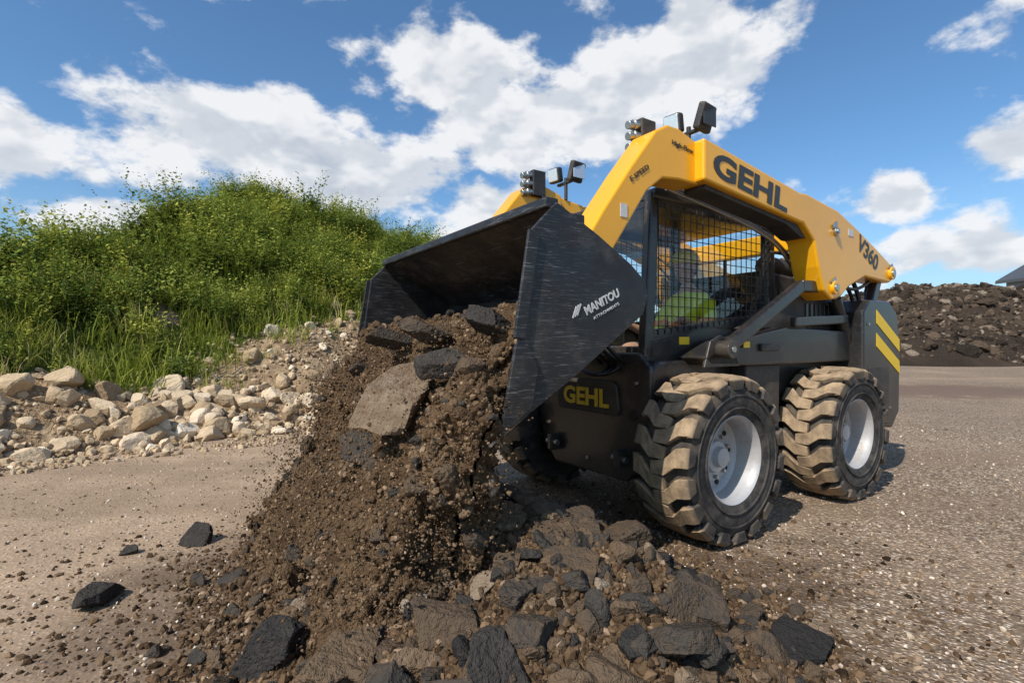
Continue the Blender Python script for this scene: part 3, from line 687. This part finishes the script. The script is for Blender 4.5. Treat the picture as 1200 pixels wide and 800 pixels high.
# lift arms
beam_poly=[(.86,2.345),(-.20,2.195),(-.30,2.20),(-.75,2.145),(-1.10,2.035),(-1.50,1.89),(-1.68,1.82),(-1.75,1.77),(-1.75,1.70),(-1.66,1.66),(-1.20,1.68),(-.92,1.58),(-.80,1.50),(-.66,1.47),(-.54,1.53),(-.46,1.70),(-.40,1.88),(-.26,1.985),(.20,2.03),(.86,2.10)]
front_poly=[(.88,2.35),(1.0,2.385),(1.10,2.385),(1.20,2.33),(1.40,2.09),(1.60,1.83),(1.74,1.63),(1.66,1.50),(1.54,1.38),(1.50,1.28),(1.42,1.30),(1.40,1.48),(1.52,1.64),(1.27,1.98),(1.14,2.075),(1.0,2.09),(.82,2.09),(.82,2.33)]
for s in(1,-1):
    prism('lift_arm',beam_poly,s*.60,s*.80,YEL,LD,.014)
    prism('lift_arm_front',front_poly,s*.555,s*.735,YEL,LD,.012)
    for (a,c,r) in((-.68,1.56,.05),(-.70,1.98,.032),(-1.68,1.74,.055)):
        cyl('pin_boss',(a,s*.58,c),(a,s*.822,c),r,YEL if r>.04 else STEEL,LD)
        cyl('pin',(a,s*.56,c),(a,s*.832,c),r*.55,STEEL,LD)
        beam('pin_keeper',(a+.05,s*.806,c+.03),(a-.02,s*.806,c+.07),.012,.03,STEEL,LD,.002)
    beam('control_link',(.56,s*.73,1.11),(-.34,s*.73,1.56),.06,.085,BLK,LD,.012)
    beam('control_link',(-.34,s*.728,1.56),(-.68,s*.728,1.57),.06,.085,BLK,LD,.012)
    cyl('link_pin',(.56,s*.68,1.11),(.56,s*.79,1.11),.055,BLK,LD)
    cyl('link_pin_bolt',(.56,s*.79,1.11),(.56,s*.80,1.11),.022,STEEL,LD,6)
    prism('link_bracket',[(.72,1.0),(.35,1.0),(.45,1.17),(.56,1.2),(.66,1.16)],s*.68,s*.70,BLK,LD,.004)
    beam('rear_link',(-1.66,s*.70,1.72),(-1.42,s*.70,1.25),.07,.09,BLK,LD,.012)
    beam('rear_link',(-1.62,s*.66,1.66),(-1.58,s*.66,1.25),.05,.06,BLKF,LD,.012)
    cyl('lift_cylinder',(-1.20,s*.67,1.15),(-.98,s*.67,1.50),.05,BLK,LD)
    cyl('lift_rod',(-.98,s*.67,1.50),(-.86,s*.67,1.70),.025,STEEL,LD)
    beam('arm_stop',(-.3,s*.70,1.30),(-1.1,s*.70,1.34),.05,.07,BLK,LD,.01)
    tube('arm_pipe',[(.9,s*.56,2.10),(.3,s*.57,2.02),(-.2,s*.57,1.95),(-.5,s*.57,1.80),(-.8,s*.57,1.45)],.012,STEEL,LD)
    tube('arm_pipe',[(.9,s*.53,2.14),(.3,s*.54,2.06),(-.2,s*.54,1.99),(-.55,s*.54,1.85),(-1.0,s*.54,1.5)],.012,STEEL,LD)
    tube('arm_hose',[(-1.0,s*.60,1.75),(-1.2,s*.62,1.85),(-1.45,s*.66,1.6),(-1.4,s*.7,1.35),(-1.25,s*.7,1.2)],.017,HOSE,LD)
    tube('arm_hose',[(-1.1,s*.58,1.7),(-1.3,s*.6,1.75),(-1.5,s*.62,1.5),(-1.35,s*.66,1.3)],.015,HOSE,LD)
    tube('arm_hose',[(-.9,s*.72,1.62),(-1.1,s*.76,1.52),(-1.3,s*.76,1.62),(-1.5,s*.72,1.68)],.013,HOSE,LD)
    cyl('tilt_cylinder',(1.10,s*.46,2.05),(1.34,s*.46,1.66),.042,BLK,LD)
    cyl('tilt_rod',(1.34,s*.46,1.66),(1.50,s*.46,1.42),.022,STEEL,LD)
    prism('beam_liner',[(.80,2.10),(-.24,1.99),(-.36,1.90),(-.30,1.90),(-.1,1.97),(.8,2.065)],s*.61,s*.76,BLKF,LD,.004)
    la=.74
    cyl('lamp_post',(la,s*.60,2.32),(la,s*.60,2.50),.014,BLKF,LD)
    beam('lamp_bracket',(la,s*.60-.10,2.46),(la,s*.60+.10,2.46),.03,.02,BLKF,LD,.004)
    box('work_lamp',(la+.05,s*.60-.075,2.53),(.06,.12,.12),BLKF,LD,.015,(0,R(10),R(10)))
    box('work_lamp_lens',(la+.082,s*.60-.07,2.525),(.012,.10,.10),LENS,LD,.008,(0,R(10),R(10)))
    box('work_lamp',(la-.03,s*.60+.095,2.53),(.15,.05,.16),BLKF,LD,.015,(R(-18),0,R(8)))
    prism('lamp_frame',[(la-.09,2.47),(la+.03,2.47),(la+.03,2.59),(la-.09,2.59)],s*.60+.128,s*.60+.134,LENS if s<0 else DARK,LD,.004)
    box('coupler_block',(1.07,s*.545,2.38),(.12,.06,.20),BLKF,LD,.008)
    for k in range(3):
        cyl('coupler',(1.13,s*.545,2.31+k*.065),(1.22,s*.545,2.29+k*.065),.024,STEEL,LD,18)
        cyl('coupler_collar',(1.16,s*.545,2.303+k*.065),(1.18,s*.545,2.300+k*.065),.031,STEEL,LD,18)
    tube('coupler_hose',[(1.04,s*.53,2.30),(1.0,s*.50,2.2),(1.1,s*.50,2.05),(1.3,s*.5,1.85)],.014,HOSE,LD)
    box('mounting_plate_half',(1.50,s*.30,1.36),(.05,.5,.34),BLK,LD,.01,(0,R(-25),0))
beam('arm_cross_member',(-.80,-.60,1.98),(-.80,.60,1.98),.12,.16,YEL,LD,.012)
cyl('front_cross_tube',(1.46,-.56,1.42),(1.46,.56,1.42),.055,YEL,LD)
# decals
sl=math.atan2(.15,1.06)
dX=(-math.cos(sl),0,-math.sin(sl)); dY=(-math.sin(sl),0,math.cos(sl))
text('arm_lettering','GEHL',(.37,.8025,2.158),dX,dY,.82,.150,DARK,LD,.035)
text('arm_lettering_small','High-Flow',(.97,.738,2.28),(-1,0,-.1),(-.1,0,1),.19,.035,DARK,LD,.01)
text('arm_lettering_small','E-SPEED',(1.33,.738,2.07),(-.8,0,.55),(.55,0,.8),.17,.028,DARK,LD,.01)
s2=math.atan2(.15,.33)
text('arm_number','V360',(-1.25,.8025,1.875),(-math.cos(s2),0,-math.sin(s2)),(-math.sin(s2),0,math.cos(s2)),.38,.135,DARK,LD,.02)
for (a,b,c,w,h) in((.62,CB+.003,1.165,.10,.05),(.30,.715,1.14,.07,.04),(.80,.545,.9,.05,.07)): box('warning_label',(a,b,c),(w,.004,h),YDEC,LD,0)
box('white_label',(-.95,.8025,2.0),(.08,.003,.05),WDEC,LD,0); box('white_label',(1.45,.7375,1.85),(.05,.003,.07),WDEC,LD,0)
for k in range(4): tube('aux_hose',[(1.05,.35-k*.07,1.02),(1.2,.40-k*.07,1.10),(1.27,.30-k*.05,1.22-k*.02),(1.35,.20-k*.03,1.35),(1.42,.15,1.45)],.013,HOSE,LD)
for k in range(3): tube('front_loop_hose',[(1.04,.30-k*.05,1.0),(1.12+k*.02,.28,.93),(1.16+k*.02,.10,.95),(1.12,-.05,1.02),(1.04,-.12,1.06)],.012,HOSE,LD)
cyl('mirror_arm',(-.40,.47,1.85),(-.52,.62,1.80),.01,BLKF,LD)
box('mirror',(-.53,.62,1.76),(.03,.10,.16),BLKF,LD,.02)
# bucket
bk=[(2.13,1.735),(1.90,1.625),(1.70,1.515),(1.60,1.44),(1.585,1.37),(1.62,1.30),(1.75,1.205),(2.0,1.045),(2.36,.815)]
th=.018; P2=[Vector(p) for p in bk]; inn=[]
for i,p in enumerate(P2):
    d=(P2[min(i+1,len(P2)-1)]-P2[max(i-1,0)]).normalized(); n_=Vector((-d.y,d.x)); inn.append(p+n_*-th if n_.dot(Vector((2.2,1.3))-p)<0 else p+n_*th)
prism('bucket_shell',[tuple(p) for p in P2]+[tuple(p) for p in inn[::-1]],-.985,.985,BUCK,LD,.003)
side=[(2.11,1.735),(1.88,1.625),(1.68,1.515),(1.585,1.445),(1.565,1.37),(1.60,1.285),(1.75,1.185),(2.0,1.02),(2.37,.80),(2.30,1.16),(2.235,1.61)]
for s in(1,-1):
    prism('bucket_side',side,s*.985,s*1.005,BUCK,LD,.004)
    prism('side_cutter',[(2.40,.79),(2.25,.90),(2.22,1.05),(2.27,1.15),(2.325,1.15)],s*1.006,s*1.024,BUCK,LD,.003)
    beam('side_stiffener',(2.235,s*1.012,1.60),(2.305,s*1.012,1.17),.016,.05,BUCK,LD,.003)
beam('bucket_top_lip',(2.12,-.985,1.735),(2.12,.985,1.735),.07,.045,BUCK,LD,.008)
beam('top_tube',(1.98,-.98,1.685),(1.98,.98,1.685),.09,.05,BUCK,LD,.008)
prism('cutting_edge',[(2.44,.765),(2.24,.893),(2.233,.880),(2.43,.755)],-1.0,1.0,STEEL,LD,.003)
for k in range(4): prism('bucket_rib',[(1.58,1.44),(1.58,1.30),(1.66,1.22),(1.50,1.28),(1.48,1.42)],-.6+k*.4-.01,-.6+k*.4+.01,BUCK,LD,.002)
dv=Vector((-.21,0,.098)).normalized()
text('bucket_lettering','MANITOU',(1.86,1.0075,1.335),dv,(dv.z,0,-dv.x),.22,.040,WDEC,LD,.03)
text('bucket_lettering_small','ATTACHMENTS',(1.835,1.0075,1.295),dv,(dv.z,0,-dv.x),.17,.012,WDEC,LD,.01)
for k in(0,1,2):
    beam('logo_bar',(1.985+.012*k,1.0085,1.30-.006*k+.02),(2.005+.012*k,1.0085,1.25-.006*k+.02),.002,.007,WDEC,LD,0)

# ------------------------------------------------------------------ operator
OP=empty('machine_operator',(OX,OY,0),ROT)
verts=[];edges=[];rad=[];roots=[]
def av(p,r,par=None,root=False):
    verts.append(p); rad.append(r); i=len(verts)-1
    if par is not None: edges.append((par,i))
    if root: roots.append(i)
    return i
pel=av((.02,0,1.03),.14,None,True); be=av((.0,0,1.17),.135,pel); ch=av((-.04,0,1.34),.15,be); uc=av((-.05,0,1.47),.12,ch); nk=av((-.03,0,1.57),.055,uc); hb=av((-.01,0,1.64),.06,nk)
for s in(1,-1):
    sh=av((-.05,s*.17,1.47),.075,uc); el=av((.06,s*.27,1.22),.05,sh); fo=av((.2,s*.285,1.25),.042,el); wr=av((.33,s*.285,1.29),.028,fo); pa=av((.385,s*.285,1.31),.036,wr)
    hp=av((.05,s*.10,1.01),.105,pel); mt=av((.28,s*.14,1.07),.085,hp); kn=av((.50,s*.16,1.11),.062,mt); cf=av((.60,s*.155,.92),.055,kn); an=av((.70,s*.15,.70),.04,cf); to=av((.86,s*.15,.655),.038,an)
    for k in range(4):
        y=s*.285+(k-1.5)*.019; l=[.9,1.05,1.0,.8][k]
        r0=av((.40,y,1.325),.0095,None,True); f1=av((.425,y,1.322+.012*l),.009,r0); f2=av((.425+.022*l,y,1.31),.0085,f1); f3=av((.418+.012*l,y,1.285),.0075,f2)
    t0=av((.37,s*.285-s*.03,1.315),.011,None,True); t1=av((.39,s*.285-s*.05,1.32),.010,t0); t2=av((.415,s*.285-s*.045,1.315),.0085,t1)
me=bpy.data.meshes.new('body'); me.from_pydata(verts,edges,[]); bo=link(bpy.data.objects.new('body_src',me))
bo.modifiers.new('skin','SKIN')
for i,d in enumerate(me.skin_vertices[0].data):
    d.radius=(rad[i],rad[i]); d.use_root=(i in roots)
ss_=bo.modifiers.new('sub','SUBSURF'); ss_.levels=2; ss_.render_levels=2
dg=bpy.context.evaluated_depsgraph_get(); dg.update(); bme=bpy.data.meshes.new_from_object(bo.evaluated_get(dg)); bpy.data.objects.remove(bo)
bme.materials.clear()
for m_ in(HIVIS,SKIN,SHORT,BOOT,ORANGE): bme.materials.append(m_)
for p in bme.polygons:
    x,y,z=p.center; p.use_smooth=True; mi=0
    if z>1.545: mi=1
    elif x>.13 and z>1.17 and abs(y)>.2: mi=1
    elif z<1.09 and x<.42 or (x>.10 and z<1.19 and x<.42): mi=2
    elif x>=.42 and z<1.2: mi=1 if z>.76 else 3
    elif 1.29<z<1.34: mi=4
    p.material_index=mi
link(bpy.data.objects.new('body',bme),OP)
def ell(name,c,s,mat,sub=4):
    V,F=ico(sub); return mesh_np(name,V*np.array(s)+np.array(c),F,mat,OP,True)
V,F=ico(5); V=V.copy(); jaw=np.clip(-V[:,2],0,1); V[:,1]*=1-.28*jaw; V[:,0]+=.12*jaw*(V[:,0]>0)
nose=np.exp(-((V[:,1]/.16)**2+((V[:,2]+.12)/.22)**2))*(V[:,0]>0)*.22; V[:,0]+=nose
eye=np.exp(-(((np.abs(V[:,1])-.38)/.2)**2+((V[:,2]-.1)/.13)**2))*(V[:,0]>0)*.08; V[:,0]-=eye
hc=np.array([.0,0,1.745]); mesh_np('head',V*np.array([.098,.078,.122])+hc,F,SKIN,OP,True)
for s in(1,-1):
    ell('ear',hc+np.array([-.005,s*.078,-.005]),(.02,.009,.032),SKIN,3)
    ell('eye',hc+np.array([.083,s*.031,.012]),(.010,.014,.008),WHT,3); ell('iris',hc+np.array([.091,s*.031,.012]),(.004,.005,.005),HAIR,2)
    ell('eyebrow',hc+np.array([.09,s*.031,.034]),(.006,.02,.004),HAIR,2)
ell('mouth',hc+np.array([.095,0,-.062]),(.007,.024,.006),LIP,3)
V,F=ico(5); k=(V[:,2]>.15)|((V[:,0]<-.25)&(V[:,2]>-.45)); Fk=F[k[F].all(1)]
mesh_np('hair',V*np.array([.104,.085,.130])+hc+np.array([-.004,0,.002]),Fk,HAIR,OP,True)
V,F=ico(5); k=(V[:,2]>-.02); Fk=F[k[F].all(1)]
mesh_np('hard_hat',V*np.array([.130,.108,.125])+hc+np.array([-.004,0,.035]),Fk,HELM,OP,True)
ell('hat_brim',hc+np.array([.03,0,.036]),(.150,.112,.008),HELM,4)

# ------------------------------------------------------------------ sky, sun, camera
w=bpy.data.worlds.new('World'); sc.world=w; w.use_nodes=True; t=NT(w.node_tree)
try: w.cycles.sampling_method='MANUAL'; w.cycles.sample_map_resolution=256
except Exception: pass
az,el=math.atan2(-.64,-.77),R(45)
sky=t.n('ShaderNodeTexSky'); sky.sky_type='NISHITA'; sky.sun_disc=False; sky.sun_elevation=el; sky.sun_rotation=az%(2*math.pi)
sky.air_density=1.0; sky.dust_density=.8; sky.ozone_density=2.0
gc=t.n('ShaderNodeTexCoord').outputs['Generated']
vv=t.vm('NORMALIZE',gc)
wv=t.vm('MULTIPLY',t.vm('SUBTRACT',t.noise(vv,6.5,2,.55,out='Color'),(.5,.5,.5)),(.15,.15,.12))
x,y,z=t.xyz(t.vm('ADD',vv,wv))
ae=t.n('ShaderNodeCombineXYZ',{0:t.m('ARCTAN2',x,y),1:t.m('ARCSINE',z)}).outputs[0]
blobs=[(-45,14,7,5,1),(-29,19,13,6,1),(-16,16.5,12,5,1),(-5,14,11,3.6,.95),(-7,28,13,5.5,1),(4,23,14,6,1),(18,27.5,13,7,1.05),(-26,32,12,2.6,.85),
(36.5,12.5,5.5,2.5,.88),(45,15,4.5,3.2,.88),(41,7.5,12,2.7,.75),(44,25,6,1.8,.4),(-40,10,11,2.4,.8),(-80,25,22,10,1),(85,24,22,10,1),(180,30,40,12,1),(-20,55,18,9,.7),(22,6,10,3,.6)]
acc=None
for (a,e,rx,ry,wt) in blobs:
    d=t.vm('LENGTH',t.vm('MULTIPLY',t.vm('SUBTRACT',ae,(R(a),R(e),0)),(1/R(rx)/1.45,1/R(ry)/1.45,0)))
    g=t.mr(d,0.0,1.0,wt,0.0)
    acc=g if acc is None else t.m('MAXIMUM',acc,g)
n1=t.noise(t.vm('MULTIPLY',vv,(1,1,1.7)),7.0,6,.60)
n2_=t.noise(t.vm('MULTIPLY',t.vm('ADD',vv,(-.018,-.01,.038)),(1,1,1.7)),7.0,3,.60)
d1=t.m('ADD',acc,t.m('MULTIPLY',t.m('SUBTRACT',n1,.5),2.5))
alpha=t.mr(d1,.26,.66)
shade=t.mr(t.m('SUBTRACT',n1,n2_),-.10,.12)
thick=t.mr(d1,.6,1.45,0,.55)
lit=t.m('SUBTRACT',t.m('ADD',t.m('MULTIPLY',shade,.8),.48),thick,clamp=True)
cc=t.mix(lit,(5.4,6.1,7.1),(10.4,10.5,10.7))
blue=t.mix(1.0,sky.outputs[0],(1.08,1.50,1.75),'MULTIPLY')
zz=t.xyz(vv)[2]
haze=t.mr(zz,.0,.30,.35,0.0)
blue=t.mix(haze,blue,(6.2,7.7,9.2))
col=t.mix(t.m('MULTIPLY',alpha,.95),blue,cc)
bg=t.n('ShaderNodeBackground'); t.put(bg.inputs[0],col); bg.inputs[1].default_value=.088
out=t.n('ShaderNodeOutputWorld'); t.t.links.new(bg.outputs[0],out.inputs[0])
L_=bpy.data.lights.new('sun','SUN'); L_.energy=5.0; L_.angle=R(.5); L_.color=(1,.94,.85)
so=link(bpy.data.objects.new('sun',L_)); Sv=Vector((math.sin(az)*math.cos(el),math.cos(az)*math.cos(el),math.sin(el)))
so.rotation_euler=Sv.to_track_quat('Z','Y').to_euler(); so.location=(-20,-20,30)
cd=bpy.data.cameras.new('camera'); cd.lens=18; cd.sensor_width=36; cd.clip_end=4000; cd.clip_start=.05
co_=link(bpy.data.objects.new('camera',cd)); co_.location=(0,0,1.16); co_.rotation_euler=(R(90),0,0); sc.camera=co_
